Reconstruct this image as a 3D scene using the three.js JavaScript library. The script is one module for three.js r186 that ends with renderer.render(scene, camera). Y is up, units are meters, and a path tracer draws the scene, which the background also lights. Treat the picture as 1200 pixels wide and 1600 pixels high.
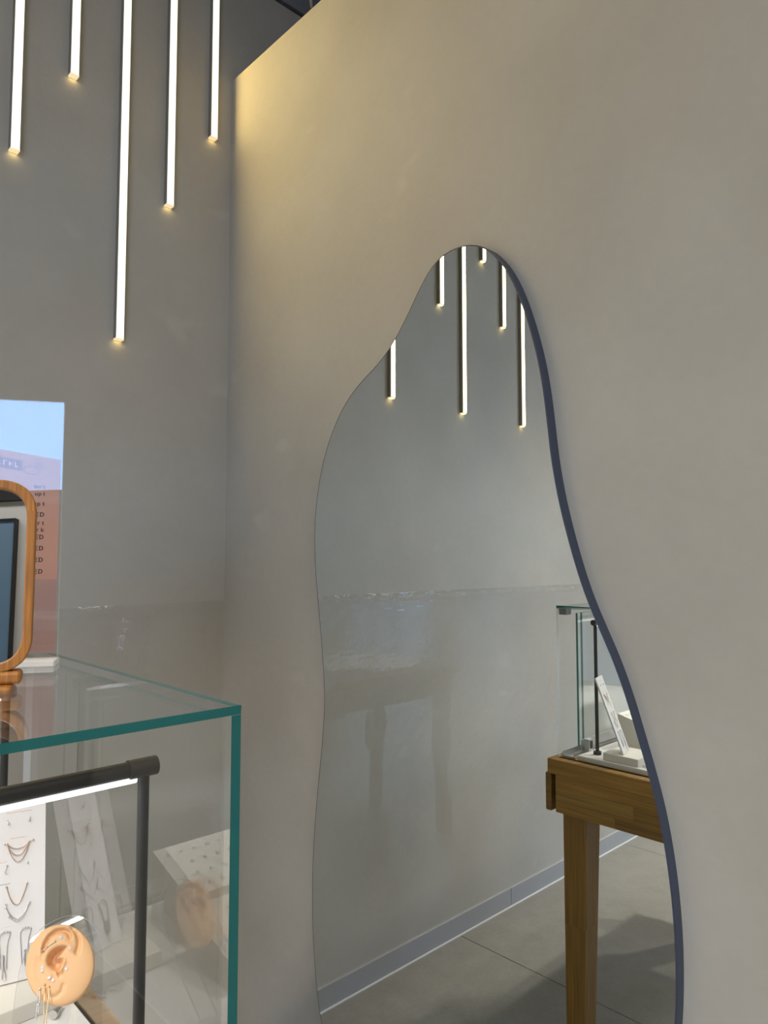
import * as THREE from 'three';
import { RoundedBoxGeometry } from 'three/addons/geometries/RoundedBoxGeometry.js';
import { mergeGeometries } from 'three/addons/utils/BufferGeometryUtils.js';
import { RectAreaLightUniformsLib } from 'three/addons/lights/RectAreaLightUniformsLib.js';

RectAreaLightUniformsLib.init();
const scene = new THREE.Scene();
const renderer = new THREE.WebGLRenderer({ antialias: true });
renderer.toneMapping = THREE.LinearToneMapping;
renderer.toneMappingExposure = 1.0;
renderer.shadowMap.enabled = true;

// ---------- camera ----------
const camera = new THREE.PerspectiveCamera(70.93, 1200 / 1600, 0.02, 60);
camera.position.set(-1.044, 1.353, 1.762);
camera.lookAt(-1.044 + 0.6818, 1.353 + 0.064, 1.762 - 0.7287);

// ---------- daylight through the shopfront ----------
scene.background = new THREE.Color().setRGB(2.6, 4.6, 8.2);

const STRIP_LIGHT = 19, STRIP_COLOR = new THREE.Color().setRGB(1, 0.725, 0.245);
const CASE_LIGHT = 58, CASE_COLOR = new THREE.Color().setRGB(0.97, 0.97, 1);
const SPOT_LIGHT = 28, SPOT_COLOR = new THREE.Color().setRGB(1, 0.93, 0.86);
const PANEL_LIGHT = 12.2, PANEL_COLOR = new THREE.Color().setRGB(1, 0.965, 0.90);

// ---------- helpers ----------
let seed = 7;
const rnd = () => ((seed = (seed * 1664525 + 1013904223) >>> 0) / 4294967296);
const taken = {};
function numbered(name) {
  const k = taken[name] = (taken[name] ?? -1) + 1;
  return k ? `${name}_${String(k).padStart(3, '0')}` : name;
}
function mesh(name, geometry, material, parent, pos) {
  const m = new THREE.Mesh(geometry, material);
  m.name = name; m.castShadow = m.receiveShadow = true;
  if (pos) m.position.set(...pos);
  (parent ?? scene).add(m);
  return m;
}
function thing(name, label, category, pos = [0, 0, 0], group) {
  const g = new THREE.Group(); g.name = numbered(name); g.position.set(...pos);
  g.userData = { label, category }; if (group) g.userData.group = group;
  scene.add(g); return g;
}
function tag(o, label, category, group) { o.name = numbered(o.name); o.userData = { label, category }; if (group) o.userData.group = group; return o; }
function struct(name, geometry, material, pos) { const m = mesh(name, geometry, material, scene, pos); m.userData.kind = 'structure'; return m; }
// box by its corners, uv in metres
function slab(x0, x1, y0, y1, z0, z1) {
  const g = new THREE.BoxGeometry(x1 - x0, y1 - y0, z1 - z0);
  g.translate((x0 + x1) / 2, (y0 + y1) / 2, (z0 + z1) / 2);
  return metreUV(g);
}
function metreUV(g) {
  const p = g.attributes.position, n = g.attributes.normal, uv = new Float32Array(p.count * 2);
  for (let i = 0; i < p.count; i++) {
    const ax = Math.abs(n.getX(i)), ay = Math.abs(n.getY(i)), az = Math.abs(n.getZ(i));
    if (ax > ay && ax > az) { uv[2 * i] = p.getZ(i); uv[2 * i + 1] = p.getY(i); }
    else if (ay > az) { uv[2 * i] = p.getX(i); uv[2 * i + 1] = p.getZ(i); }
    else { uv[2 * i] = p.getX(i); uv[2 * i + 1] = p.getY(i); }
  }
  g.setAttribute('uv', new THREE.BufferAttribute(uv, 2));
  return g;
}
function rbox(w, h, d, r, pos = [0, 0, 0]) {
  const g = new RoundedBoxGeometry(w, h, d, 3, r); g.translate(...pos); return metreUV(g);
}
function rod(a, b, r, seg = 20) {
  const A = new THREE.Vector3(...a), B = new THREE.Vector3(...b), d = B.clone().sub(A);
  const g = new THREE.CylinderGeometry(r, r, d.length(), seg);
  g.applyQuaternion(new THREE.Quaternion().setFromUnitVectors(new THREE.Vector3(0, 1, 0), d.normalize()));
  g.translate((A.x + B.x) / 2, (A.y + B.y) / 2, (A.z + B.z) / 2);
  return g;
}
function wire(points, r, seg = 24, rad = 6) {
  return new THREE.TubeGeometry(new THREE.CatmullRomCurve3(points.map((p) => new THREE.Vector3(...p))), seg, r, rad);
}
function bead(pos, r, detail = 2) { const g = new THREE.IcosahedronGeometry(r, detail); g.translate(...pos); return g; }
function merged(list) { return mergeGeometries(list.map((g) => { const q = g.index ? g.toNonIndexed() : g.clone(); for (const k of Object.keys(q.attributes)) if (!['position', 'normal', 'uv'].includes(k)) q.deleteAttribute(k); return q; })); }

// tileable value noise
function noiseGrid(n, s) { let q = s >>> 0; const a = new Float32Array(n * n); for (let i = 0; i < n * n; i++) { q = (q * 1664525 + 1013904223) >>> 0; a[i] = q / 4294967296; } return a; }
function tnoise(grid, n, u, v) {
  const x = ((u % 1) + 1) % 1 * n, y = ((v % 1) + 1) % 1 * n, i = Math.floor(x) % n, j = Math.floor(y) % n, fx = x - Math.floor(x), fy = y - Math.floor(y);
  const sx = fx * fx * (3 - 2 * fx), sy = fy * fy * (3 - 2 * fy), i1 = (i + 1) % n, j1 = (j + 1) % n;
  return (grid[j * n + i] * (1 - sx) + grid[j * n + i1] * sx) * (1 - sy) + (grid[j1 * n + i] * (1 - sx) + grid[j1 * n + i1] * sx) * sy;
}
function texture(size, f, srgb = true, sizeY = size) {
  const d = new Uint8Array(size * sizeY * 4);
  for (let y = 0; y < sizeY; y++) for (let x = 0; x < size; x++) {
    const c = f(x / size, y / sizeY), k = (y * size + x) * 4;
    d[k] = c[0]; d[k + 1] = c[1]; d[k + 2] = c[2]; d[k + 3] = c[3] ?? 255;
  }
  const t = new THREE.DataTexture(d, size, sizeY); t.wrapS = t.wrapT = THREE.RepeatWrapping; t.magFilter = THREE.LinearFilter; t.minFilter = THREE.LinearMipmapLinearFilter; t.generateMipmaps = true;
  if (srgb) t.colorSpace = THREE.SRGBColorSpace;
  t.needsUpdate = true; return t;
}
const clamp8 = (v) => Math.max(0, Math.min(255, v));

// ---------- materials ----------
const G6 = noiseGrid(6, 3), G13 = noiseGrid(13, 5), G29 = noiseGrid(29, 11), G61 = noiseGrid(61, 17), G160 = noiseGrid(160, 23), G300 = noiseGrid(300, 31);
// troweled mineral plaster: soft clouds and a few pale trowel drags
const plasterMap = texture(1024, (u, v) => {
  const w = 0.03 * (tnoise(G13, 13, u, v) - 0.5);
  let m = 0.45 * tnoise(G6, 6, u + w, v + w) + 0.3 * tnoise(G13, 13, u - w, v + 0.3) + 0.15 * tnoise(G29, 29, u + 0.2, v + w) + 0.1 * tnoise(G160, 160, u, v);
  const drag = Math.max(0, tnoise(G61, 61, u * 0.5 + v * 0.35, v - u * 0.25) * tnoise(G13, 13, u + 0.4, v + 0.1) - 0.62) * 60;
  const b = (m - 0.5) * 26 + drag * 0.6, r = (tnoise(G6, 6, u + 0.5, v + 0.25) - 0.5) * 5;
  return [clamp8(187 + b + r), clamp8(182 + b), clamp8(170 + b - r)];
});
plasterMap.repeat.set(1 / 2.4, 1 / 2.4);
const plasterBump = texture(1024, (u, v) => {
  const h = 0.5 * tnoise(G29, 29, u, v) + 0.35 * tnoise(G61, 61, u + 0.3 * v, v) + 0.15 * tnoise(G300, 300, u, v);
  return [h * 255, h * 255, h * 255];
}, false);
plasterBump.repeat.set(1 / 2.4, 1 / 2.4);
const plaster = new THREE.MeshPhysicalMaterial({ map: plasterMap, roughness: 0.62, bumpMap: plasterBump, bumpScale: 0.0016 });
const plainWall = new THREE.MeshStandardMaterial({ color: new THREE.Color().setRGB(0.44, 0.43, 0.42), roughness: 0.85 });
const blackPaint = new THREE.MeshStandardMaterial({ color: new THREE.Color().setRGB(0.012, 0.012, 0.014), roughness: 0.9 });
const trimGrey = new THREE.MeshStandardMaterial({ color: new THREE.Color().setRGB(0.25, 0.26, 0.29), roughness: 0.6 });
const tileMap = texture(512, (u, v) => {
  const m = 0.4 * tnoise(G6, 6, u, v) + 0.3 * tnoise(G29, 29, u, v) + 0.3 * tnoise(G160, 160, u, v), b = (m - 0.5) * 22;
  return [clamp8(138 + b), clamp8(134 + b), clamp8(125 + b)];
});
tileMap.repeat.set(1 / 1.2, 1 / 1.2);
const tileMat = new THREE.MeshStandardMaterial({ map: tileMap, roughness: 0.42 });
const groutMat = new THREE.MeshStandardMaterial({ color: new THREE.Color().setRGB(0.16, 0.155, 0.15), roughness: 0.95 });
const caulkMat = new THREE.MeshStandardMaterial({ color: new THREE.Color().setRGB(0.75, 0.75, 0.74), roughness: 0.7 });
const skirtMat = new THREE.MeshStandardMaterial({ color: new THREE.Color().setRGB(0.36, 0.36, 0.36), roughness: 0.5 });
function woodTexture(base, amp, s) {
  const a = noiseGrid(90, s), b = noiseGrid(24, s + 9), c = noiseGrid(7, s + 4);
  return texture(512, (u, v) => {
    const wv = 0.02 * tnoise(c, 7, u, v), g = 0.5 * tnoise(a, 90, u * 0.06 + 0.1, v + wv) + 0.3 * tnoise(b, 24, u * 0.12, v + wv) + 0.2 * tnoise(c, 7, u, v);
    const k = 1 + (g - 0.5) * amp;
    return base.map((q) => clamp8(q * k));
  });
}
const woodTones = [[160, 120, 58], [150, 112, 53], [168, 130, 66], [144, 107, 52]].map((c, i) => {
  const t = woodTexture(c, 0.45, 40 + i * 7); t.repeat.set(1 / 0.6, 1 / 0.25);
  return new THREE.MeshPhysicalMaterial({ map: t, roughness: 0.5 });
});
const wood = woodTones[0];
const woodUp = (() => { const t = woodTones[1].map.clone(); t.rotation = Math.PI / 2; t.repeat.set(1 / 0.6, 1 / 0.25); t.needsUpdate = true; return new THREE.MeshPhysicalMaterial({ map: t, roughness: 0.5 }); })();
const bamboo = (() => { const t = woodTexture([170, 112, 50], 0.5, 77); t.rotation = Math.PI / 2; t.repeat.set(1 / 0.16, 1 / 0.05); return new THREE.MeshPhysicalMaterial({ map: t, roughness: 0.4 }); })();
const glassFace = new THREE.MeshPhysicalMaterial({ color: new THREE.Color().setRGB(0.988, 0.996, 0.993), transmission: 1, thickness: 0, roughness: 0.0, ior: 1.5 });
const glassEdge = new THREE.MeshPhysicalMaterial({ color: new THREE.Color().setRGB(0.015, 0.20, 0.19), transmission: 0.45, thickness: 0, roughness: 0.55, ior: 1.5 });
const acrylic = new THREE.MeshPhysicalMaterial({ color: new THREE.Color().setRGB(0.98, 0.98, 0.985), transmission: 1, thickness: 0, roughness: 0.0, ior: 1.49 });
const acrylicEdge = new THREE.MeshPhysicalMaterial({ color: new THREE.Color().setRGB(0.95, 0.96, 0.97), transmission: 0.4, thickness: 0, roughness: 0.6, ior: 1.49 });
const mirrorMat = new THREE.MeshPhysicalMaterial({ color: new THREE.Color().setRGB(0.80, 0.84, 0.825), metalness: 1, roughness: 0 });
const handMirrorMat = new THREE.MeshPhysicalMaterial({ color: new THREE.Color().setRGB(0.84, 0.86, 0.87), metalness: 1, roughness: 0 });
const rimMat = new THREE.MeshStandardMaterial({ color: new THREE.Color().setRGB(0.05, 0.065, 0.105), roughness: 0.45 });
const blackMetal = new THREE.MeshStandardMaterial({ color: new THREE.Color().setRGB(0.008, 0.0075, 0.007), roughness: 0.45 });
const bronzeMetal = new THREE.MeshStandardMaterial({ color: new THREE.Color().setRGB(0.022, 0.018, 0.015), roughness: 0.45 });
const aluminium = new THREE.MeshStandardMaterial({ color: new THREE.Color().setRGB(0.62, 0.63, 0.64), metalness: 0.8, roughness: 0.35 });
const channelMat = new THREE.MeshStandardMaterial({ color: new THREE.Color().setRGB(0.30, 0.29, 0.27), metalness: 0.3, roughness: 0.5 });
const stripGlow = new THREE.MeshStandardMaterial({ color: 0xffffff, emissive: new THREE.Color().setRGB(1, 0.93, 0.66), emissiveIntensity: 1.25, roughness: 0.6 });
const capGlow = new THREE.MeshStandardMaterial({ color: new THREE.Color().setRGB(0.8, 0.75, 0.6), emissive: new THREE.Color().setRGB(1, 0.78, 0.42), emissiveIntensity: 0.7, roughness: 0.6 });
const tubeGlow = new THREE.MeshStandardMaterial({ color: 0xffffff, emissive: new THREE.Color().setRGB(1, 0.98, 1), emissiveIntensity: 1.6, roughness: 0.5 });
const whiteCard = new THREE.MeshStandardMaterial({ color: new THREE.Color().setRGB(0.76, 0.73, 0.70), roughness: 0.7 });
const cream = new THREE.MeshStandardMaterial({ color: new THREE.Color().setRGB(0.72, 0.68, 0.60), roughness: 0.65 });
const marbleMap = texture(256, (u, v) => {
  const m = tnoise(G13, 13, u, v) * 0.6 + tnoise(G61, 61, u, v) * 0.4, b = (m - 0.5) * 14;
  return [clamp8(226 + b), clamp8(222 + b), clamp8(218 + b)];
});
marbleMap.repeat.set(2, 2);
const marble = new THREE.MeshStandardMaterial({ map: marbleMap, roughness: 0.4 });
const silver = new THREE.MeshStandardMaterial({ color: new THREE.Color().setRGB(0.72, 0.70, 0.67), metalness: 1, roughness: 0.28 });
const roseGold = new THREE.MeshStandardMaterial({ color: new THREE.Color().setRGB(0.66, 0.47, 0.36), metalness: 1, roughness: 0.3 });
const gold = new THREE.MeshStandardMaterial({ color: new THREE.Color().setRGB(0.86, 0.62, 0.36), metalness: 1, roughness: 0.28 });
const crystal = new THREE.MeshPhysicalMaterial({ color: new THREE.Color().setRGB(0.95, 0.95, 0.96), metalness: 0.35, roughness: 0.06, flatShading: true });
const silicone = new THREE.MeshPhysicalMaterial({ color: new THREE.Color().setRGB(0.80, 0.46, 0.22), roughness: 0.55 });
const doorBlue = new THREE.MeshStandardMaterial({ color: new THREE.Color().setRGB(0.085, 0.15, 0.225), roughness: 0.5 });

// ---------- the room ----------
const WTOP = 3.06, CEIL = 3.6, ZF = 4.5, XL = -6.2, XR = 1.6, PTOP = 2.735;
struct('wall_left', slab(XL - 0.15, XR + 0.15, -0.1, WTOP, -0.15, 0), plaster);
struct('wall_upper_left', slab(XL - 0.15, XR + 0.15, WTOP, CEIL + 0.1, -0.4, -0.25), blackPaint);
{
  const t = struct('trim_1', slab(XL, XR, WTOP, WTOP + 0.012, -0.25, -0.02), blackPaint);
  mesh('rail', slab(XL, XR, WTOP + 0.012, WTOP + 0.075, -0.25, 0.004), trimGrey, t);
  mesh('rail_lip', slab(XL, XR, WTOP + 0.075, WTOP + 0.15, -0.25, -0.05), trimGrey, t);
}
{ // free-standing partition with softly rounded arrises
  const w = 0.12, z1 = 3.3, r = 0.006, s = new THREE.Shape();
  s.moveTo(0, 0); s.lineTo(w, 0); s.lineTo(w, PTOP - r); s.quadraticCurveTo(w, PTOP, w - r, PTOP); s.lineTo(r, PTOP); s.quadraticCurveTo(0, PTOP, 0, PTOP - r); s.lineTo(0, 0);
  const g = new THREE.ExtrudeGeometry(s, { depth: z1, bevelEnabled: false, curveSegments: 4 });
  struct('wall_right', metreUV(g), plaster);
}
struct('wall_far_right', slab(XR, XR + 0.15, -0.1, CEIL + 0.1, -0.4, ZF + 0.15), plainWall);
struct('wall_side', slab(XL - 0.15, XL, -0.1, CEIL + 0.1, -0.4, ZF + 0.15), plainWall);
struct('ceiling', slab(XL - 0.15, XR + 0.15, CEIL, CEIL + 0.12, -0.4, ZF + 0.15), blackPaint);
// shopfront: high window, glazed door below it, plain wall with a blue door
const WX0 = -5.95, WX1 = -3.52, WY0 = 1.80, WY1 = 3.05, DX1 = -4.45;
{
  const g = merged([
    slab(XL - 0.15, WX0, -0.1, CEIL + 0.1, ZF, ZF + 0.15),
    slab(WX0, WX1, WY1, CEIL + 0.1, ZF, ZF + 0.15),
    slab(DX1, WX1, -0.1, WY0, ZF, ZF + 0.15),
    slab(WX1, XR + 0.15, -0.1, 2.32, ZF, ZF + 0.15),
  ]);
  struct('wall_front', g, plainWall);
  struct('wall_upper_front', slab(WX1, XR + 0.15, 2.32, CEIL + 0.1, ZF - 0.03, ZF + 0.15), blackPaint);
}
function windowFrame(name, x0, x1, y0, y1, bars) {
  const f = 0.05, o = struct(name, merged([slab(x0, x1, y0, y0 + f, ZF + 0.03, ZF + 0.09), slab(x0, x1, y1 - f, y1, ZF + 0.03, ZF + 0.09), slab(x0, x0 + f, y0 + f, y1 - f, ZF + 0.03, ZF + 0.09), slab(x1 - f, x1, y0 + f, y1 - f, ZF + 0.03, ZF + 0.09)]), trimGrey);
  const xs = [x0 + f, ...bars, x1 - f];
  for (let i = 0; i + 1 < xs.length; i++) mesh('pane', slab(xs[i], xs[i + 1], y0 + f, y1 - f, ZF + 0.056, ZF + 0.064), glassFace, o);
  for (const b of bars) mesh('mullion', slab(b - 0.02, b + 0.02, y0 + f, y1 - f, ZF + 0.04, ZF + 0.08), trimGrey, o);
  return o;
}
windowFrame('window_1', WX0, WX1, WY0, WY1, []);
windowFrame('door_1', WX0, DX1, 0, WY0 - 0.001, [(WX0 + DX1) / 2]);
{
  const d = struct('door_2', slab(-3.42, -2.46, 0, 2.2, ZF - 0.03, ZF - 0.001), doorBlue);
  mesh('door_frame', merged([slab(-2.46, -2.452, 0, 2.208, ZF - 0.045, ZF - 0.001), slab(-3.435, -3.42, 0, 2.215, ZF - 0.045, ZF - 0.001), slab(-3.42, -2.46, 2.2, 2.208, ZF - 0.045, ZF - 0.001)]), blackMetal, d);
  mesh('handle', merged([rod([-3.34, 1.05, ZF - 0.075], [-3.22, 1.05, ZF - 0.075], 0.009), rod([-3.34, 1.05, ZF - 0.075], [-3.34, 1.05, ZF - 0.03], 0.009)]), aluminium, d);
}
struct('pavement', slab(-30, 25, -0.3, -0.1, ZF + 0.15, 30), new THREE.MeshStandardMaterial({ color: new THREE.Color().setRGB(0.18, 0.18, 0.18), roughness: 0.9 }));
// floor: grout bed and large tiles
{
  const f = struct('floor', slab(XL - 0.15, XR + 0.15, -0.1, -0.0035, -0.15, ZF + 0.15), groutMat);
  const S = 1.2, J = 0.0025, g = rbox(S - J, 0.012, S - J, 0.001, [0, -0.006, 0]);
  for (let i = -5; i < 3; i++) for (let j = 0; j < 4; j++) {
    const x0 = Math.max(-1.043 + i * S, XL), x1 = Math.min(-1.043 + (i + 1) * S, XR), z0 = j * S, z1 = Math.min((j + 1) * S, ZF);
    if (x1 - x0 < 0.05 || z1 - z0 < 0.05) continue;
    const whole = x1 - x0 > S - 0.01 && z1 - z0 > S - 0.01;
    mesh('tile', whole ? g : rbox(x1 - x0 - J, 0.012, z1 - z0 - J, 0.001, [0, -0.006, 0]), tileMat, f, [(x0 + x1) / 2, 0, (z0 + z1) / 2]);
  }
}
{
  const b = struct('baseboard_left', slab(XL, -0.0005, 0, 0.004, 0, 0.014), caulkMat);
  let x = 0; const cuts = [-0.0005, -0.15, -1.35, -2.55, -3.75, -4.95, XL];
  for (let i = 0; i + 1 < cuts.length; i++) mesh('tile', rbox(cuts[i] - cuts[i + 1] - 0.002, 0.066, 0.01, 0.0012, [(cuts[i] + cuts[i + 1]) / 2, 0.037, 0.005]), skirtMat, b);
  const c = struct('baseboard_right', slab(-0.014, 0, 0, 0.004, 0.014, 3.3), caulkMat);
  for (let i = 0; i < 3; i++) { const z0 = 0.014 + i * 1.1, z1 = Math.min(3.3, z0 + 1.1); mesh('tile', rbox(0.01, 0.066, z1 - z0 - 0.002, 0.0012, [-0.005, 0.037, (z0 + z1) / 2]), skirtMat, c); }
}
{ // grey cable looping down from the dark ceiling behind the partition
  const m = mesh('ceiling_cable', wire([[0.30, 3.6, 0.06], [0.315, 3.35, 0.055], [0.33, 3.16, 0.06], [0.30, 3.05, 0.07], [0.22, 3.0, 0.10], [0.16, 3.1, 0.16], [0.15, 3.6, 0.2]], 0.006, 40, 8), trimGrey);
  tag(m, 'thin grey cable looping in the dark ceiling gap above the partition', 'cable');
}

// ---------- clear protective film over the lower wall ----------
{
  const X0 = -2.6, X1 = -0.004, Y0 = 0.076, Y1 = 1.236, NX = 700, a = noiseGrid(260, 61), b = noiseGrid(90, 71), c = noiseGrid(24, 81);
  const ys = []; for (let i = 0; i <= 16; i++) ys.push(Y0 + (0.98 - Y0) * i / 16);
  for (let i = 1; i <= 52; i++) ys.push(0.98 + (1.17 - 0.98) * i / 52); for (let i = 1; i <= 44; i++) ys.push(1.17 + (Y1 - 1.17) * i / 44);
  // loose puckers where the film has lifted from the wall: [x, y, half width, half height, lift]
  const puckers = [[-0.275, 1.19, 0.02, 0.05, 0.013], [-0.285, 1.12, 0.017, 0.03, 0.010], [-0.42, 1.21, 0.007, 0.024, 0.005], [-0.36, 1.13, 0.03, 0.03, 0.006], [-0.33, 1.06, 0.04, 0.03, 0.008]];
  function lift(x, y) {
    const u = x / 2.6, top = Math.max(0, 1 - (Y1 - y) / 0.03), n = tnoise(a, 260, u, y * 0.9), m = tnoise(b, 90, u, y * 1.3), l = tnoise(c, 24, u, y * 0.4);
    // the free top edge: a thin lip that rises from the wall and turns back to it, rippled at random
    let h = 0.0012 + 0.0004 * m + Math.sin(Math.PI * Math.min(1, top * 1.02)) * (0.001 + 0.0085 * m * (0.3 + l)) * (0.45 + 1.1 * n);
    for (const [px, py, w, k, d] of puckers) { const e = Math.exp(-(((x - px) / w) ** 2) - ((y - py) / k) ** 2); h += d * e * (0.3 + 1.4 * tnoise(b, 90, u * 2.5 + y * 0.3, y * 0.8)); }
    return h;
  }
  const pos = [], idx = [], W = NX + 1;
  for (const y of ys) for (let i = 0; i <= NX; i++) { const x = X0 + (X1 - X0) * i / NX; pos.push(x, y, lift(x, y)); }
  for (let j = 0; j + 1 < ys.length; j++) for (let i = 0; i < NX; i++) { const p = j * W + i; idx.push(p, p + 1, p + W, p + 1, p + W + 1, p + W); }
  const g = new THREE.BufferGeometry(); g.setAttribute('position', new THREE.Float32BufferAttribute(pos, 3)); g.setIndex(idx); g.computeVertexNormals();
  const m = mesh('protective_film', g, new THREE.MeshPhysicalMaterial({ color: new THREE.Color().setRGB(0.97, 0.97, 0.97), transmission: 1, thickness: 0, roughness: 0.02, ior: 1.45 }));
  tag(m, 'clear glossy plastic film covering the lower half of the wall with the light strips', 'film');
}

// ---------- vertical light strips ----------
const BOTTOMS = [2.53, 2.29, 1.90];
const placeWord = ['nearest the corner', 'second from the corner', 'third from the corner', 'fourth from the corner', 'fifth from the corner', 'sixth from the corner', 'seventh from the corner', 'eighth from the corner', 'ninth from the corner', 'tenth from the corner', 'eleventh from the corner', 'twelfth from the corner'];
const sizeWord = ['short', 'medium', 'long'];
for (let k = 0; k < 12; k++) {
  const x = -0.0625 - 0.1275 * k, y0 = BOTTOMS[k % 3], h = WTOP - y0;
  const t = thing('strip_light', `${sizeWord[k % 3]} glowing vertical strip light on the grey wall, ${placeWord[k]}`, 'light', [x, y0, 0], 'vertical strip lights on the wall');
  mesh('channel', merged([slab(-0.0105, -0.0093, 0.004, h, 0, 0.0155), slab(0.0093, 0.0105, 0.004, h, 0, 0.0155), slab(-0.0093, 0.0093, 0.004, h, 0, 0.004)]), channelMat, t);
  mesh('diffuser', slab(-0.0092, 0.0092, 0.0045, h, 0.0045, 0.0175), stripGlow, t);
  mesh('end_cap', rbox(0.0205, 0.004, 0.017, 0.0006, [0, 0.002, 0.0087]), capGlow, t);
  const l = new THREE.RectAreaLight(STRIP_COLOR, STRIP_LIGHT, 0.017, h - 0.008);
  l.position.set(x, y0 + 0.006 + (h - 0.008) / 2, 0.0183); l.rotation.y = Math.PI; scene.add(l);
  const d = new THREE.RectAreaLight(STRIP_COLOR, 5, 0.018, 0.014);   // the cap leaks a little light downwards
  d.position.set(x, y0 - 0.0004, 0.0085); d.rotation.x = -Math.PI / 2; scene.add(d);
}

// ---------- wavy mirror on the partition ----------
const MX = 0.021;
{
  const P = [[.917,2.005],[.874,2.010],[.840,2.005],[.810,1.989],[.782,1.957],[.744,1.903],[.698,1.849],[.655,1.821],[.604,1.798],[.559,1.768],[.512,1.712],[.476,1.643],[.453,1.565],[.444,1.479],[.447,1.400],[.460,1.327],[.475,1.220],[.484,1.150],[.487,1.091],[.483,1.021],[.461,.894],[.446,.768],[.444,.646],[.452,.528],[.475,.403],[.53,.29],[.65,.225],[.82,.215],[1.0,.26],[1.14,.37],[1.23,.53],[1.265,.67],[1.276,.763],[1.279,.842],[1.277,.902],[1.273,.953],[1.266,1.007],[1.256,1.057],[1.244,1.102],[1.227,1.153],[1.210,1.214],[1.191,1.261],[1.167,1.309],[1.149,1.347],[1.132,1.391],[1.114,1.452],[1.097,1.514],[1.085,1.581],[1.080,1.635],[1.074,1.691],[1.064,1.748],[1.052,1.797],[1.033,1.854],[1.017,1.898],[.994,1.939],[.970,1.969],[.946,1.990]];
  const k = (1.044 - MX) / (1.044 - 0.027);   // control points measured on a plane 27 mm off the wall
  // smooth the traced control points a little
  const Q = P.map((_, i) => { const a = P[(i + P.length - 1) % P.length], b = P[i], c = P[(i + 1) % P.length]; return [(a[0] + 2 * b[0] + c[0]) / 4, (a[1] + 2 * b[1] + c[1]) / 4 - 0.063]; });
  const curve = new THREE.CatmullRomCurve3(Q.map(([z, y]) => new THREE.Vector3(1.762 + (z - 1.762) * k, 1.353 + (y - 1.353) * k, 0)), true, 'centripetal');
  const pts = curve.getSpacedPoints(260).slice(0, -1).map((p) => new THREE.Vector2(p.x, p.y));
  const sh = new THREE.Shape(pts), M = new THREE.Matrix4().set(0, 0, -1, 0, 0, 1, 0, 0, 1, 0, 0, 0, 0, 0, 0, 1);
  const g = thing('wall_mirror', 'large wavy pear-shaped frameless mirror mounted on the beige partition wall', 'mirror', [0, 0, 0]);
  const back = new THREE.ExtrudeGeometry(sh, { depth: MX - 0.0006, bevelEnabled: false }); back.applyMatrix4(M);
  // it hangs a touch askew: its far side stands off the wall a little more than its near side
  const askew = (q) => { const p = q.attributes.position; for (let i = 0; i < p.count; i++) p.setX(i, p.getX(i) * (MX + 0.007 * (1.25 - p.getZ(i))) / MX); q.computeVertexNormals(); return q; };
  mesh('backing', askew(back), rimMat, g);
  const glass = new THREE.ExtrudeGeometry(sh, { depth: 0.004, bevelEnabled: true, bevelThickness: 0.0008, bevelSize: 0.0008, bevelOffset: -0.0026, bevelSegments: 1 }); glass.translate(0, 0, MX - 0.0048); glass.applyMatrix4(M);
  mesh('mirror_glass', askew(glass), [mirrorMat, rimMat], g);
}

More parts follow.
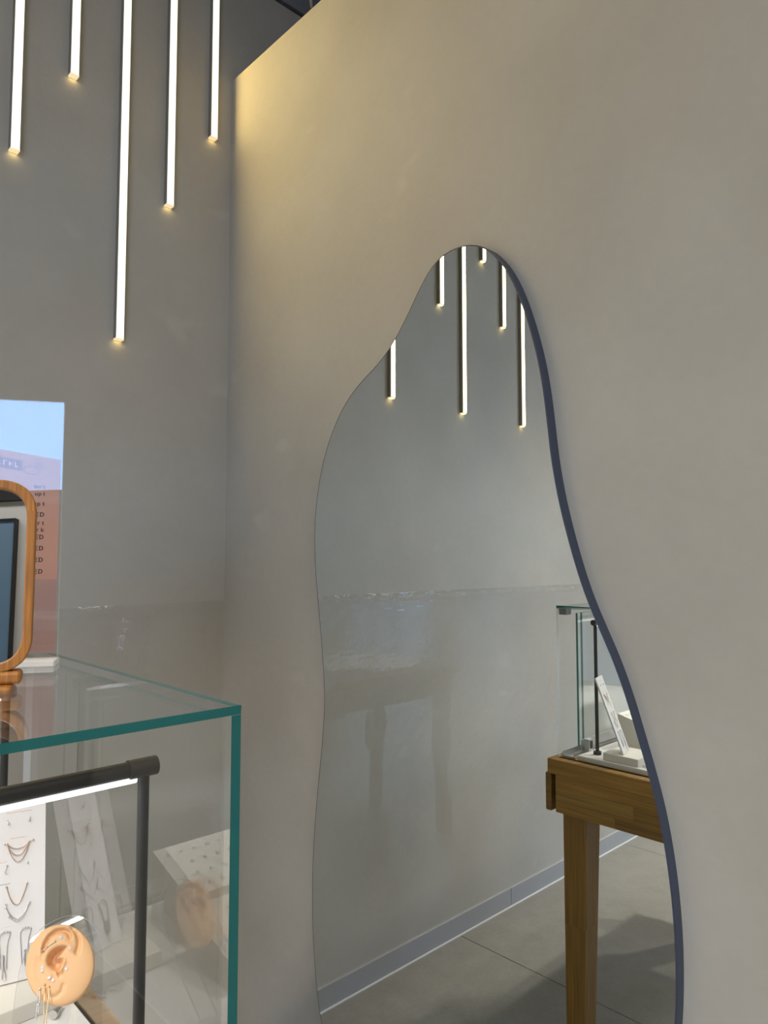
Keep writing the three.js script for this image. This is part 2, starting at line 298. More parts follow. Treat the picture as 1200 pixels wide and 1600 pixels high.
// ---------- table ----------
const TT = 0.818, TX0 = -1.80, TX1 = -0.672, TZ0 = 0.632, TZ1 = 1.232;
{
  const t = thing('display_table', 'solid light brown wooden table with tapered legs carrying the glass case', 'table', [0, 0, 0]);
  mesh('table_top', rbox(TX1 - TX0, 0.04, TZ1 - TZ0, 0.003, [(TX0 + TX1) / 2, TT - 0.02, (TZ0 + TZ1) / 2]), wood, t);
  const a0 = TT - 0.04 - 0.098, a1 = TT - 0.04;
  // aprons glued up from staves
  function apron(ax, from, to, fixed, thick) {
    const o = new THREE.Group(); o.name = 'apron'; t.add(o);
    const rows = 3, hh = (a1 - a0) / rows;
    for (let r = 0; r < rows; r++) {
      let p = from, k = 0;
      while (p < to - 1e-4) {
        let q = Math.min(to, p + [0.31, 0.22, 0.4][(r + k) % 3] * (k === 0 ? [0.55, 1, 0.8][r] : 1)); if (to - q < 0.06) q = to;
        const len = q - p, m = woodTones[(r * 2 + k * 3) % 4], y = a0 + (r + 0.5) * hh;
        const g = ax === 'z' ? rbox(thick, hh - 0.0002, len - 0.0002, 0.0004, [fixed, y, (p + q) / 2]) : rbox(len - 0.0002, hh - 0.0002, thick, 0.0004, [(p + q) / 2, y, fixed]);
        mesh('stave', g, m, o); p = q; k++;
      }
    }
  }
  apron('z', TZ0 + 0.022, TZ1 - 0.022, TX1 - 0.016, 0.022);
  apron('z', TZ0 + 0.022, TZ1 - 0.022, TX0 + 0.016, 0.022);
  apron('x', TX0 + 0.028, TX1 - 0.028, TZ0 + 0.033, 0.022);
  apron('x', TX0 + 0.028, TX1 - 0.028, TZ1 - 0.033, 0.022);
  // small board hung on the rear face
  mesh('rear_board', rbox(0.35, 0.1, 0.018, 0.003, [TX1 - 0.188, TT - 0.04 - 0.052, TZ0 - 0.006]), woodTones[3], t);
  mesh('spacer', rbox(0.12, 0.05, 0.0185, 0.002, [TX1 - 0.215, TT - 0.04 - 0.05, TZ0 + 0.0123]), woodTones[3], t);
  for (const [sx, x] of [[1, TX1 - 0.03], [-1, TX0 + 0.03]]) for (const [sz, z] of [[-1, TZ0 + 0.029], [1, TZ1 - 0.029]]) {
    const W = 0.072, w = 0.05, H = TT - 0.04, g = new THREE.BoxGeometry(W, H, W, 1, 1, 1), p = g.attributes.position;
    for (let i = 0; i < p.count; i++) if (p.getY(i) < 0) { p.setX(i, p.getX(i) > 0 === sx > 0 ? sx * W / 2 : sx * (W / 2 - w)); p.setZ(i, p.getZ(i) > 0 === sz > 0 ? sz * W / 2 : sz * (W / 2 - w)); }
    g.computeVertexNormals();
    mesh('leg', metreUV(g), woodUp, t, [x - sx * W / 2, H / 2, z - sz * W / 2]);
  }
}

// ---------- glass case ----------
const CX0 = -1.75, CX1 = -0.697, CZ0 = 0.652, CZ1 = 1.207, CT = 1.224, GT = 0.0095, GP = 0.0079;
{
  const t = thing('glass_case', 'clear glass display case with teal polished edges on the wooden table', 'display case', [0, 0, 0]);
  // pane: faces along the given axis clear, the four rims polished teal edges
  function pane(name, ax, x0, x1, y0, y1, z0, z1) {
    const g = slab(x0, x1, y0, y1, z0, z1), e = glassEdge, f = glassFace, r = acrylicEdge;   // glued joints stay clear, the rear rim is ground pale
    return mesh(name, g, { x: [f, f, f, e, e, r], y: [e, e, f, f, e, e], z: name === 'front_pane' ? [f, f, f, e, f, f] : [e, e, e, e, f, f] }[ax], t);
  }
  const e = 0.0003;
  const top = pane('top_pane', 'y', CX0, CX1, CT - GP, CT, CZ0, CZ1);
  top.material = [glassFace, glassEdge, glassFace, glassFace, glassEdge, glassEdge];   // the end rim is polished clear below its ground arris
  mesh('arris', slab(CX1 - 0.0004, CX1 + 0.0002, CT - 0.0034, CT - 0.0004, CZ0, CZ1), glassEdge, top);
  pane('side_pane', 'x', CX1 - GT, CX1, TT, CT - GP - e, CZ0, CZ1);
  pane('side_pane', 'x', CX0, CX0 + GT, TT, CT - GP - e, CZ0, CZ1);
  pane('front_pane', 'z', CX0 + GT + e, CX1 - GT - e, TT, CT - GP - e, CZ1 - GT, CZ1);
  const dz = 0.668;
  pane('sliding_door', 'z', -1.27, -0.792, TT + 0.026, CT - 0.022, dz, dz + 0.006);
  pane('sliding_door', 'z', -1.24, -0.752, TT + 0.026, CT - 0.022, dz + 0.010, dz + 0.016);
  mesh('lower_rail', merged([slab(CX0 + GT + 0.001, CX1 - GT - 0.001, TT, TT + 0.006, 0.656, 0.696), slab(CX0 + GT + 0.001, CX1 - GT - 0.001, TT + 0.006, TT + 0.016, 0.658, 0.660), slab(CX0 + GT + 0.001, CX1 - GT - 0.001, TT + 0.006, TT + 0.016, 0.692, 0.694)]), aluminium, t);
  mesh('door_shoe', slab(-1.24, -0.758, TT + 0.008, TT + 0.042, dz + 0.0165, dz + 0.020), aluminium, t);
  const lock = mesh('door_lock', rbox(0.02, 0.03, 0.014, 0.001, [-0.772, TT + 0.03, 0.700]), aluminium, t);
  mesh('lock_plate', merged([slab(-0.777, -0.7745, TT + 0.02, TT + 0.04, 0.707, 0.7085), slab(-0.7695, -0.767, TT + 0.02, TT + 0.04, 0.707, 0.7085)]), blackMetal, lock);
  mesh('corner_bracket', merged([slab(CX1 - GT - 0.026, CX1 - GT - e, CT - GP - 0.017, CT - GP - e, CZ0 + 0.002, CZ0 + 0.024)]), trimGrey, t);
}
{
  const m = mesh('display_board', rbox(CX1 - GT - 0.002 - (CX0 + GT + 0.002), 0.013, CZ1 - GT - 0.003 - 0.703, 0.0015, [(CX0 + CX1) / 2, TT + 0.0066, (CZ1 - GT - 0.003 + 0.703) / 2]), marble);
  tag(m, 'white marbled base board lying inside the glass case', 'board');
}
const BY = TT + 0.0132;   // top of the white board
function caseLight(z, x1, label) {
  const x0 = -1.68, y = 1.1795;
  const t = thing('case_light', label, 'lamp', [0, 0, 0], 'light bars in the glass case');
  mesh('bar', rod([x0, y, z], [x1, y, z], 0.0066, 28), blackMetal, t);
  for (const x of [x1 - 0.004, x0 + 0.004]) {
    mesh('post', rod([x, BY + 0.008, z], [x, y, z], 0.0047, 24), blackMetal, t);
    mesh('end_cap', rod([x - 0.0135, y, z], [x + 0.0105, y, z], 0.0078, 32), bronzeMetal, t);
    mesh('foot', rod([x, BY, z], [x, BY + 0.008, z], 0.0105, 28), blackMetal, t);
  }
  mesh('light_tube', rod([x0 + 0.03, y - 0.0078, z], [x1 - 0.011, y - 0.0078, z], 0.0034, 14), tubeGlow, t);
  const l = new THREE.RectAreaLight(CASE_COLOR, CASE_LIGHT, x1 - x0 - 0.05, 0.0065);
  l.position.set((x0 + x1) / 2, y - 0.0115, z); l.rotation.x = -Math.PI / 2; scene.add(l);
}
caseLight(1.180, -0.769, 'black light bar on posts along the front glass of the display case');
caseLight(0.735, -0.751, 'black light bar on posts along the rear sliding doors of the display case');

// ---------- tall earring card in the case ----------
function frameFrom(origin, right, up) {
  const r = new THREE.Vector3(...right).normalize(), u = new THREE.Vector3(...up).normalize(), n = new THREE.Vector3().crossVectors(r, u);
  return new THREE.Matrix4().makeBasis(r, u, n).setPosition(...origin);
}
const D15 = Math.PI / 12, D20 = Math.PI / 9;
const cardUp = [Math.sin(D15) * Math.sin(D20), Math.cos(D20), -Math.cos(D15) * Math.sin(D20)];
const cardFrame = frameFrom([-0.728, 0.852, 0.825], [Math.cos(D15), 0, Math.sin(D15)], cardUp);
const CW = 0.062, CH = 0.199;
function canvasTexture(w, h, draw) {
  const c = document.createElement('canvas'); c.width = w; c.height = h; draw(c.getContext('2d'), w, h);
  const t = new THREE.CanvasTexture(c); t.colorSpace = THREE.SRGBColorSpace; return t;
}
function scribble(x, px, py, len, size, color) {   // tiny unreadable print
  x.fillStyle = color; let p = px;
  while (p < px + len) { const w = size * (0.3 + rnd() * 0.5); x.fillRect(p, py + rnd() * size * 0.3, w, size * (0.5 + rnd() * 0.5)); p += w + size * 0.25; }
}
{
  const t = thing('earring_card', 'tall narrow white earring card leaning back on a flat cream base', 'card stand', [0, 0, 0]);
  const face = canvasTexture(310, 1000, (x, w, h) => {
    x.fillStyle = '#e2dcd8'; x.fillRect(0, 0, w, h);
    const X = (mm) => (mm + 62) * 5, Y = (mm) => (199 - mm) * 1000 / 199, or = '#d9ae8c';
    scribble(x, X(-45), Y(189), 28 * 5, 7, or); scribble(x, X(-40), Y(158.5), 18 * 5, 7, or);
    scribble(x, X(-52), Y(132.5), 9 * 5, 6, or); scribble(x, X(-51), Y(107.5), 12 * 5, 6, '#7d7068'); scribble(x, X(-45), Y(84), 12 * 5, 4, '#dcc9bb'); scribble(x, X(-45), Y(60), 10 * 5, 4, '#d8c4b6');
  });
  const faceMat = new THREE.MeshStandardMaterial({ map: face, roughness: 0.7 });
  const g = new THREE.BoxGeometry(CW, CH, 0.004); g.translate(-CW / 2, CH / 2, -0.002); g.applyMatrix4(cardFrame);
  mesh('card', g, [whiteCard, whiteCard, whiteCard, whiteCard, faceMat, whiteCard], t);
  mesh('base', rbox(0.098, 0.019, 0.096, 0.0015, [-0.7665, BY + 0.0096, 0.82]), cream, t);
}
const inCard = (g) => { g.translate(0, 0, 0.0012); g.applyMatrix4(cardFrame); return g; };
const mm = (p, z = 0) => [p[0] / 1000, p[1] / 1000, z];
function dip(a, b, low, z = 0) { // hanging chain between two points through its lowest point
  const pts = []; for (let i = 0; i <= 14; i++) { const s = i / 14, k = 4 * s * (1 - s); pts.push(mm([a[0] + (b[0] - a[0]) * s, (a[1] + (b[1] - a[1]) * s) * (1 - k) + low * k], z)); } return pts;
}
function jewel(name, list, material, label, group, place = inCard) {
  return tag(mesh(name, place(merged(list)), material), label, name.includes('chain') ? 'chain' : 'earring', group);
}
const EG = 'earrings on the tall card';
jewel('stud_earring', [bead(mm([-42.7, 176.5]), 0.0013), wire([mm([-44.6, 181]), mm([-43.8, 179]), mm([-42.8, 177])], 0.0005, 6)], silver, 'small stud at the upper left of the tall earring card', EG);
jewel('stud_earring', [bead(mm([-18.8, 176.5]), 0.0013), wire([mm([-17.8, 181]), mm([-18.5, 179]), mm([-18.7, 177])], 0.0005, 6)], silver, 'small stud at the upper right of the tall earring card', EG);
jewel('chain_earring', [wire(dip([-43.5, 152], [-19.1, 151], 145.2), 0.00055, 30), wire(dip([-43.5, 152], [-19.1, 151], 137.5), 0.0006, 30), wire(dip([-43.5, 152], [-18, 152], 130), 0.0006, 30), bead(mm([-43.6, 152]), 0.0014), bead(mm([-46, 152.3]), 0.0009), bead(mm([-19, 151]), 0.0013), bead(mm([-14, 152.6]), 0.0011), wire([mm([-19, 151]), mm([-14, 152.6])], 0.0004, 4)], roseGold, 'triple draped rose chain earring near the top of the tall card', EG);
jewel('stud_earring', [bead(mm([-20.1, 127.3]), 0.0013)], silver, 'single dark stud below the triple draped chain on the card', EG);
jewel('hook_earring', [bead(mm([-42.9, 127.8]), 0.0011), wire([mm([-42.9, 127.8]), mm([-44, 124]), mm([-45.2, 121]), mm([-44.4, 118.6]), mm([-42.8, 119.6])], 0.00045, 14)], silver, 'tiny hook earring at the left edge of the tall card', EG);
jewel('chain_earring', [wire(dip([-43, 103.5], [-20.5, 103.6], 82.2), 0.0006, 30), bead(mm([-43, 103.6]), 0.0012), bead(mm([-20.4, 103.8]), 0.0012)], roseGold, 'single deep draped chain in the middle of the tall card', EG);
jewel('chain_earring', [wire(dip([-43.2, 82.4], [-18, 81], 67.2), 0.0005, 30), wire(dip([-43.2, 82.4], [-18, 81], 64.4, 0.0006), 0.0006, 30), ...[[-43.4, 81], [-43, 84.5], [-18.8, 79.8], [-17.2, 82.2], [-30, 66.6], [-39.6, 70.5]].map((p) => bead(mm(p, 0.0006), 0.0012, 1))], silver, 'double draped silver chain with sparkling beads below the middle of the card', EG);
function dangle(o) { // a hoop of crystals with two long chains and a centre drop
  return [wire([[-24.6, 16.8], [-25.8, 35], [-26.6, 50], [-24.4, 54], [-21.1, 55], [-17, 54.6], [-15.4, 52], [-17.4, 44], [-18.2, 34], [-18.3, 15.4]].map((p) => mm([p[0] + o, p[1]])), 0.00055, 40),
    ...[[-24.4, 54.2], [-22, 55.4], [-19, 54.8], [-15.8, 54]].map((p) => bead(mm([p[0] + o, p[1]], 0.0005), 0.0012, 1)), wire([[-21.3, 30], [-21.6, 22], [-21, 14.7]].map((p) => mm([p[0] + o, p[1]])), 0.0008, 8), bead(mm([-21.3, 30.5], 0), 0.0013, 1)];
}
jewel('drop_earring', dangle(0), silver, 'long chain drop earring at the lower right of the tall card', EG);
jewel('drop_earring', [...dangle(-22.6), wire([[-45, 31], [-44.4, 18], [-45, 6], [-42.8, 4.8], [-41.6, 9], [-44, 18]].map((p) => mm(p, 0.0006)), 0.0005, 24)], silver, 'long chain drop earring at the lower left of the tall card', EG);

// ---------- silicone ear on a clear arch stand ----------
const earFrame = frameFrom([-0.7773, 0.958, 1.0162], [0.9148, 0, 0.4039], [0.2181, 0.8417, -0.494]);
const EA = 0.0306, EB = 0.0338;
const segDist = (px, py, pts) => { let d = 9; for (let i = 0; i + 1 < pts.length; i++) { const [ax, ay] = pts[i], [bx, by] = pts[i + 1], vx = bx - ax, vy = by - ay, s = Math.max(0, Math.min(1, ((px - ax) * vx + (py - ay) * vy) / (vx * vx + vy * vy))); d = Math.min(d, Math.hypot(px - ax - vx * s, py - ay - vy * s)); } return d; };
const inside = (px, py, poly) => { let c = false; for (let i = 0, j = poly.length - 1; i < poly.length; j = i++) { const [xi, yi] = poly[i], [xj, yj] = poly[j]; if ((yi > py) !== (yj > py) && px < ((xj - xi) * (py - yi)) / (yj - yi) + xi) c = !c; } return c; };
// outlines of the ear's folds in units of the oval (x right, y up)
const fold = (list) => list.map(([x, y]) => [(x - 520) / 420, (610 - y) / 475]);
const groove = fold([[300, 470], [320, 380], [370, 290], [450, 225], [540, 208], [600, 235], [625, 290]]);
const helixRidge = fold([[255, 520], [270, 400], [320, 290], [400, 205], [500, 165], [590, 165], [650, 210], [670, 280]]);
const cheekCrease = fold([[640, 185], [700, 240], [735, 320], [735, 400], [715, 470]]);
const antihelix = fold([[640, 420], [560, 360], [450, 395], [350, 470], [315, 580], [330, 680], [400, 750]]);
const concha = fold([[600, 402], [540, 398], [470, 415], [410, 455], [365, 520], [352, 590], [372, 645], [420, 680], [470, 705], [490, 745], [515, 770], [545, 745], [538, 690], [560, 640], [575, 580], [560, 545], [500, 545], [540, 490]]);
const tragus = fold([[545, 590], [525, 650], [515, 700]]);
const lobeCrease = fold([[575, 860], [560, 930], [500, 985], [420, 1000]]);
const rimStep = fold([[300, 330], [255, 430], [235, 560], [232, 700], [262, 830], [310, 930]]);
const bump = (d, w) => Math.exp(-(d * d) / (w * w));
function earHeight(x, y) {
  const r = Math.hypot(x, y);
  let h = 5.5 * Math.sqrt(Math.max(0, 1 - Math.pow(r, 3.2)));
  h += 2.0 * bump(segDist(x, y, helixRidge), 0.10) - 4.4 * bump(segDist(x, y, groove), 0.055) + 1.2 * bump(segDist(x, y, antihelix), 0.09);
  h -= 3.4 * bump(segDist(x, y, cheekCrease), 0.06) + 1.6 * bump(segDist(x, y, lobeCrease), 0.06) + 0.7 * bump(segDist(x, y, rimStep), 0.05);
  const dc = segDist(x, y, [...concha, concha[0]]);
  if (inside(x, y, concha)) h -= 12 * Math.min(1, dc / 0.12) + 1.0; else h -= 0.6 * bump(dc, 0.03);
  h += 5.6 * bump(segDist(x, y, tragus), 0.075);
  return h;
}
{
  const NR = 64, NA = 150, pos = [], idx = [];
  for (let i = 0; i <= NR; i++) for (let j = 0; j < NA; j++) {
    const r = Math.pow(i / NR, 0.85), a = j / NA * 2 * Math.PI, x = r * Math.cos(a), y = r * Math.sin(a), tilt = 0.20, X = EA * x, Y = EB * y;
    pos.push(X * Math.cos(0) , Y - tilt * X, 0.004 + earHeight(x, y) / 1000);
  }
  for (let i = 0; i < NR; i++) for (let j = 0; j < NA; j++) { const a = i * NA + j, b = i * NA + (j + 1) % NA, c = a + NA, d = b + NA; idx.push(a, c, b, b, c, d); }
  const base = NR * NA, n0 = pos.length / 3;
  for (const [k, s, z] of [[0, 1.015, 0.001], [1, 1.0, -0.003], [2, 0.93, -0.006]]) for (let j = 0; j < NA; j++) { const p = (base + j) * 3; pos.push(pos[p] * s, pos[p + 1] * s, z); }
  for (let k = 0; k < 3; k++) for (let j = 0; j < NA; j++) { const A = k === 0 ? base : n0 + (k - 1) * NA, B = n0 + k * NA; const a = A + j, b = A + (j + 1) % NA, c = B + j, d = B + (j + 1) % NA; idx.push(a, c, b, b, c, d); }
  const centre = pos.length / 3; pos.push(0, 0, -0.006);
  for (let j = 0; j < NA; j++) idx.push(n0 + 2 * NA + j, centre, n0 + 2 * NA + (j + 1) % NA);
  const g = new THREE.BufferGeometry(); g.setAttribute('position', new THREE.Float32BufferAttribute(pos, 3)); g.setIndex(idx); g.computeVertexNormals(); g.applyMatrix4(earFrame);
  tag(mesh('ear_model', g, silicone), 'peach silicone ear model on a clear arch stand in the glass case', 'ear model');
}
{
  const t = thing('acrylic_stand', 'clear arched acrylic stand leaning back behind the silicone ear', 'stand', [0, 0, 0]);
  const s = new THREE.Shape(), b = -0.1488;
  const arc = [[-0.0405, -0.06], [-0.038, -0.01], [-0.034, 0.010], [-0.029, 0.0235], [-0.018, 0.033], [-0.003, 0.0385], [0.011, 0.0385], [0.024, 0.031], [0.0335, 0.016], [0.0383, -0.003], [0.0388, -0.020], [0.0400, -0.06]];
  s.moveTo(0.040, b); s.lineTo(-0.0405, b); s.lineTo(-0.0405, -0.06); s.splineThru(arc.slice(1).map(([x, y]) => new THREE.Vector2(x, y))); s.lineTo(0.040, b);
  const g = new THREE.ExtrudeGeometry(s, { depth: 0.003, bevelEnabled: false, curveSegments: 40 }); g.translate(0, 0.0035, -0.0095); g.applyMatrix4(earFrame);
  mesh('plate', g, [acrylic, acrylicEdge], t);
  const back = slab(-0.0405, 0.040, 0, 0.003, -0.075, 0.0); back.applyMatrix4(new THREE.Matrix4().makeRotationY(-0.416).setPosition(-0.8085, BY, 1.082));
  mesh('foot', back, acrylic, t);
}
const inEar = (g) => { g.applyMatrix4(earFrame); return g; };
const onEar = (x, y, lift = 0.0006) => { const X = x / 1000, Y = y / 1000 + 0.20 * X; return [X, y / 1000, 0.004 + Math.max(0.2, earHeight(X / EA, Y / EB)) / 1000 + lift]; };
function flower(x, y, r) { const c = onEar(x, y, r * 0.6), out = [bead(c, r * 0.75, 1)]; for (let i = 0; i < 5; i++) { const a = i / 5 * 6.283; out.push(bead([c[0] + Math.cos(a) * r, c[1] + Math.sin(a) * r, c[2]], r * 0.55, 1)); } return out; }
const PG = 'piercings on the silicone ear';
const pierce = (name, list, mat, label) => tag(mesh(name, inEar(merged(list)), mat), label, 'piercing', PG);
pierce('crystal_stud', flower(-1.1, 22.1, 0.0013), crystal, 'crystal flower stud high inside the silicone ear');
pierce('chain_bar', [wire([[-17.3, 13.1], [-14, 14.5], [-11, 16.4], [-8.5, 18], [-6.2, 19.2]].map(([x, y]) => onEar(x, y, 0.0012)), 0.00045, 20), ...[[-17.3, 13.1], [-6.2, 19.2], [-13, 15.2]].map(([x, y]) => bead(onEar(x, y, 0.0012), 0.0011, 1))], silver, 'slim chain bar crossing the upper fold of the silicone ear');
pierce('crystal_stud', flower(7.8, 11.5, 0.0008), crystal, 'tiny crystal stud at the right of the upper fold of the silicone ear');
pierce('crystal_stud', [...flower(-15.4, -1, 0.001), ...flower(-15.4, -3.6, 0.001)], crystal, 'double crystal stud on the left rim of the silicone ear');
pierce('crystal_stud', flower(5.8, -5.5, 0.0011), crystal, 'crystal stud right of the ear canal on the silicone ear');
pierce('crystal_stud', flower(-8.7, -10.5, 0.0011), crystal, 'upper crystal stud on the lobe of the silicone ear');
pierce('crystal_stud', flower(-5.3, -13.0, 0.0011), crystal, 'pale crystal stud right of the upper lobe stud');
pierce('drop_piercing', [bead(onEar(-16.3, -17.9), 0.0012, 1), wire([onEar(-16.3, -17.9), [-0.0172, -0.021, 0.011], [-0.0174, -0.032, 0.011], [-0.0175, -0.042, 0.011]], 0.0005, 16), wire([[-0.0163, -0.020, 0.0112], [-0.0158, -0.03, 0.0112], [-0.0160, -0.037, 0.0112]], 0.0005, 10), bead([-0.016, -0.0305, 0.0112], 0.0013, 1)], silver, 'silver chain drop hanging from the lower left of the lobe');
pierce('drop_piercing', [bead(onEar(-12.5, -15.5), 0.0012, 1), wire([onEar(-11.6, -17.9), [-0.0116, -0.024, 0.0118], [-0.0112, -0.036, 0.0118], [-0.0108, -0.052, 0.0118]], 0.00055, 16)], gold, 'left gold chain drop hanging from the lobe');
pierce('drop_piercing', [bead(onEar(-8.6, -18), 0.0011, 1), wire([onEar(-8.2, -18.6), [-0.0078, -0.025, 0.0112], [-0.0084, -0.036, 0.0114], [-0.0090, -0.053, 0.0116]], 0.00055, 16)], gold, 'right gold chain drop hanging from the lobe');

// ---------- slanted jewellery blocks ----------
function wedge(name, label, x0, x1, z0, z1, hBack, hFront) {
  const s = new THREE.Shape(); s.moveTo(0, 0); s.lineTo(z1 - z0, 0); s.lineTo(z1 - z0, hFront); s.lineTo(0, hBack); s.lineTo(0, 0);
  const g = new THREE.ExtrudeGeometry(s, { depth: x1 - x0, bevelEnabled: false });
  g.applyMatrix4(new THREE.Matrix4().set(0, 0, -1, x1, 0, 1, 0, BY, 1, 0, 0, z0, 0, 0, 0, 1));
  return tag(mesh(name, metreUV(g), cream), label, 'display block');
}
wedge('display_block', 'tall cream display block with a slanted top near the sliding doors', -1.02, -0.862, 0.738, 0.848, 0.092, 0.062);
wedge('display_block', 'low cream display block with a slanted top near the front glass', -1.0, -0.848, 0.872, 0.985, 0.062, 0.034);
for (let r = 0; r < 4; r++) for (let k = 0; k < 6; k++) {
  const x = -0.878 - k * 0.021 - (r % 2) * 0.004, s = 0.15 + r * 0.23, z = 0.738 + 0.11 * s, y = BY + 0.092 - 0.03 * s;
  const g = [bead([x, y + 0.001, z], 0.0013, 1), wire([[x - 0.003, y + 0.0008, z + 0.003], [x, y + 0.0008, z + 0.006], [x + 0.003, y + 0.0008, z + 0.003]], 0.0006, 8)];
  tag(mesh('small_earring', merged(g), r % 2 ? roseGold : silver), `tiny ${r % 2 ? 'rose' : 'silver'} earring, tall slanted block, ${['first', 'second', 'third', 'fourth'][r]} row, ${['first', 'second', 'third', 'fourth', 'fifth', 'sixth'][k]} from right`, 'earring', 'earrings on the tall slanted block');
}
for (let r = 0; r < 3; r++) for (let k = 0; k < 5; k++) {
  const x = -0.868 - k * 0.026, s = 0.2 + r * 0.28, z = 0.872 + 0.113 * s, y = BY + 0.062 - 0.028 * s;
  const g = [bead([x, y + 0.001, z], 0.0013, 1), wire([[x - 0.003, y + 0.0008, z + 0.004], [x + 0.002, y + 0.0008, z + 0.005]], 0.0006, 6)];
  tag(mesh('small_earring', merged(g), silver), `tiny silver earring, low slanted block, ${['first', 'second', 'third'][r]} row, ${['first', 'second', 'third', 'fourth', 'fifth'][k]} from right`, 'earring', 'earrings on the low slanted block');
}
{
  const c = [-0.738, BY + 0.0052, 0.886], d = [-0.7265, BY + 0.0042, 0.874], k = 0.3, p = c.map((v, i) => v + (d[i] - v) * k);
  const t = thing('metal_standoff', 'small shiny metal standoff lying on the white board below the silicone ear', 'standoff');
  mesh('shaft', rod(p, d, 0.0034, 24), silver, t); mesh('head', rod(c, p, 0.005, 28), silver, t);
}

// ---------- price list in an acrylic holder on the case ----------
const SE = new THREE.Vector3(0.875, 0, 0.484).normalize(), SW = 0.235, SH = 0.322;
const signFrame = frameFrom([-0.731, CT, 0.846], [SE.x, 0, SE.z], [0, 1, 0]);
{
  const t = thing('sign_holder', 'clear acrylic sign holder standing on the glass case behind the wooden mirror', 'sign holder', [0, 0, 0]);
  const sheet = (z) => { const g = new THREE.BoxGeometry(SW, SH - 0.007, 0.002); g.translate(-SW / 2, 0.007 + (SH - 0.007) / 2, z); return g.applyMatrix4(signFrame); };
  const mats = [acrylicEdge, acrylicEdge, acrylicEdge, acrylicEdge, acrylic, acrylic];
  mesh('front_sheet', sheet(0), mats, t); mesh('back_sheet', sheet(-0.004), mats, t);
  const b = rbox(SW, 0.007, 0.036, 0.002, [-SW / 2, 0.0035, -0.002]); b.applyMatrix4(signFrame);
  mesh('base', b, acrylicEdge, t);
}
{
  const page = canvasTexture(940, 1088, (x, w, h) => {   // 4 px per mm
    x.fillStyle = '#bb9283'; x.fillRect(0, 0, w, h);
    x.fillStyle = '#a88b86'; x.fillRect(0, h * 0.622, w, h * 0.378);
    const R = w - 8;
    x.fillStyle = '#8f6f72'; x.fillRect(R - 600, 36, 430, 50);
    x.fillStyle = '#d9bdb4'; x.font = 'bold 34px sans-serif'; for (let i = 0; i < 15; i++) { x.fillRect(R - 580 + i * 27, 48, 5, 26); x.fillRect(R - 580 + i * 27, 48 + (i % 3) * 10, 15, 5); }
    x.strokeStyle = '#8f6f72'; x.lineWidth = 4; x.beginPath(); x.ellipse(R - 125, 76, 36, 20, 0, 0, 6.29); x.moveTo(R - 108, 60); x.lineTo(R - 104, 28); x.lineTo(R - 92, 44); x.lineTo(R - 80, 28); x.lineTo(R - 78, 62); x.stroke();
    x.fillStyle = '#2e201d'; x.textAlign = 'right';
    const L = [[165, 26, 'for t'], [205, 26, 'up t'], [262, 30, 'up t'], [325, 36, 'ED'], [372, 30, 'for t'], [410, 30, 'or k'], [452, 36, 'ED'], [515, 36, 'AED'], [580, 36, 'AED'], [646, 36, 'AED']];
    for (const [y, s, q] of L) { x.font = `bold ${s}px sans-serif`; x.fillText(q, R - 58, y); }
  });
  const g = new THREE.PlaneGeometry(SW - 0.006, 0.252, 1, 1), p = g.attributes.position;
  // the sheet has slipped askew in its holder: its top edge is cut at a slope
  g.translate(-SW / 2, 0.014 + 0.126, -0.002);
  for (let i = 0; i < p.count; i++) if (p.getY(i) > 0.1) p.setY(i, p.getY(i) + (p.getX(i) < -SW / 2 ? 0.022 : -0.016));
  g.computeVertexNormals(); g.applyMatrix4(signFrame);
  const m = new THREE.MeshStandardMaterial({ map: page, roughness: 0.75 });
  tag(mesh('price_list', g, m), 'pinkish printed price list slipped slightly askew in the acrylic holder', 'paper');
}

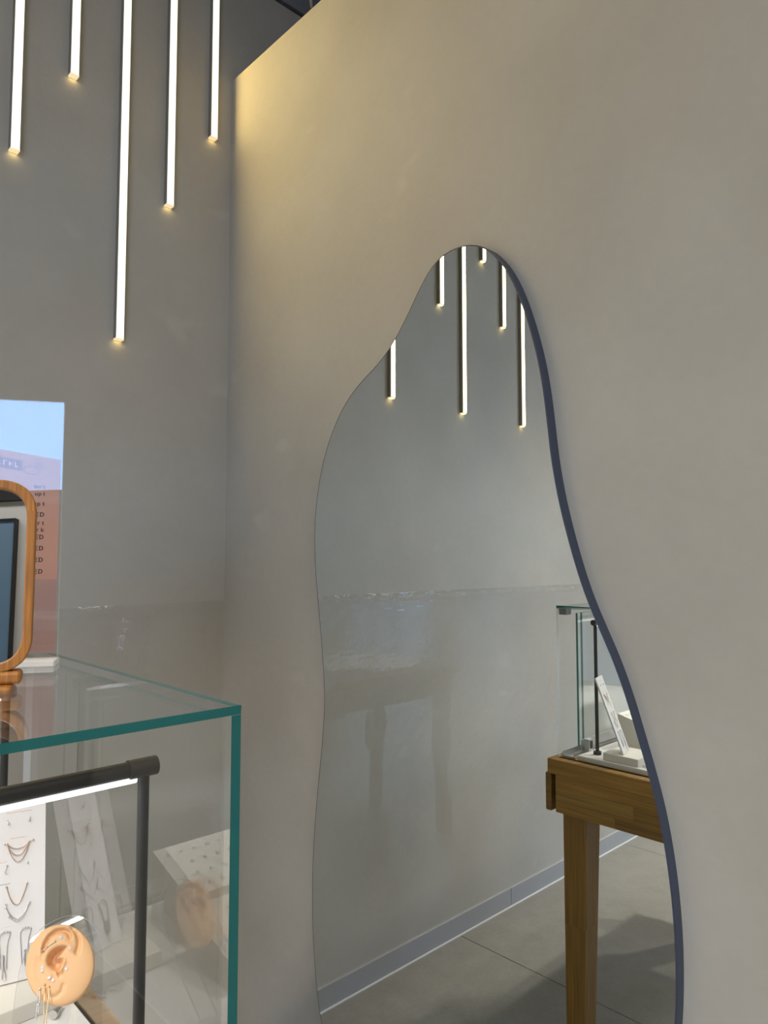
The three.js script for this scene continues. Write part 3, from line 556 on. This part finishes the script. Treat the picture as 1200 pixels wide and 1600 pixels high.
// ---------- wooden table mirror ----------
{
  const t = thing('table_mirror', 'rounded rectangular wooden framed table mirror standing on the glass case', 'mirror', [0, 0, 0]);
  const W = 0.15, H = 0.191, R = 0.036, f = 0.0088, n = [-0.35, 0, 0.937], ti = 0.08;
  const right = [0.937, 0, 0.35], up = [0.35 * Math.sin(ti), Math.cos(ti), -0.937 * Math.sin(ti)];
  const fr = frameFrom([-0.808, CT + 0.017, 1.0], right, up);
  const rr = (s, x0, y0, x1, y1, r) => { s.moveTo(x0 + r, y0); s.lineTo(x1 - r, y0); s.quadraticCurveTo(x1, y0, x1, y0 + r); s.lineTo(x1, y1 - r); s.quadraticCurveTo(x1, y1, x1 - r, y1); s.lineTo(x0 + r, y1); s.quadraticCurveTo(x0, y1, x0, y1 - r); s.lineTo(x0, y0 + r); s.quadraticCurveTo(x0, y0, x0 + r, y0); return s; };
  const s = rr(new THREE.Shape(), -W, 0, 0, H, R); s.holes.push(rr(new THREE.Path(), -W + f, f, -f, H - f, R - f * 0.7));
  const g = new THREE.ExtrudeGeometry(s, { depth: 0.012, bevelEnabled: true, bevelThickness: 0.0015, bevelSize: 0.0015, bevelOffset: -0.0015, bevelSegments: 2, curveSegments: 16 }); g.translate(0, 0, -0.010); metreUV(g); g.applyMatrix4(fr);
  mesh('frame', g, bamboo, t);
  const q = new THREE.ExtrudeGeometry(rr(new THREE.Shape(), -W + f - 0.002, f - 0.002, -f + 0.002, H - f + 0.002, R - f * 0.7), { depth: 0.003, bevelEnabled: false, curveSegments: 16 }); q.translate(0, 0, -0.006); q.applyMatrix4(fr);
  mesh('mirror_glass', q, [handMirrorMat, rimMat], t);
  const flat = frameFrom([-0.808, CT, 1.0], right, [0, 1, 0]);
  mesh('base', rbox(0.098, 0.0065, 0.06, 0.003, [-0.064, 0.00325, -0.008]).applyMatrix4(flat), bamboo, t);
  mesh('neck', rbox(0.112, 0.0125, 0.026, 0.004, [-0.064, 0.0127, -0.006]).applyMatrix4(flat), bamboo, t);
}

// ---------- ceiling light panels ----------
for (const [x, w] of [[-1.3, 'nearest the partition'], [-2.9, 'in the middle of the row'], [-4.5, 'nearest the shop door']]) {
  const z = 3.3, t = thing('ceiling_panel', `flat white ceiling light panel, ${w}`, 'light', [x, CEIL, z], 'ceiling light panels');
  mesh('housing', rbox(1.24, 0.05, 0.64, 0.006, [0, -0.026, 0]), trimGrey, t);
  mesh('diffuser', slab(-0.6, 0.6, -0.056, -0.051, -0.3, 0.3), new THREE.MeshStandardMaterial({ color: 0xffffff, emissive: PANEL_COLOR, emissiveIntensity: 1.5 }), t);
  const l = new THREE.RectAreaLight(PANEL_COLOR, PANEL_LIGHT, 1.2, 0.6);
  l.position.set(x, CEIL - 0.058, z); l.rotation.x = -Math.PI / 2; scene.add(l);
}

// ---------- ceiling downlights ----------
for (const [x, z, w] of [[-2.3, 1.5, 'nearest the partition'], [-3.7, 1.5, 'furthest from the partition']]) {
  const t = thing('downlight', `black cylinder ceiling downlight, ${w}`, 'lamp', [x, CEIL, z], 'ceiling downlights');
  mesh('can', new THREE.CylinderGeometry(0.045, 0.045, 0.1, 28, 1, true).translate(0, -0.05, 0), blackMetal, t);
  mesh('lens', new THREE.CylinderGeometry(0.04, 0.04, 0.006, 24).translate(0, -0.085, 0), new THREE.MeshStandardMaterial({ color: 0xffffff, emissive: SPOT_COLOR, emissiveIntensity: 3 }), t);
  const l = new THREE.SpotLight(SPOT_COLOR, SPOT_LIGHT, 0, 0.95, 1, 2);
  l.position.set(x, CEIL - 0.105, z); l.target.position.set(x, 0, z); l.shadow.radius = 2; l.castShadow = true; scene.add(l, l.target);
}

renderer.render(scene, camera);
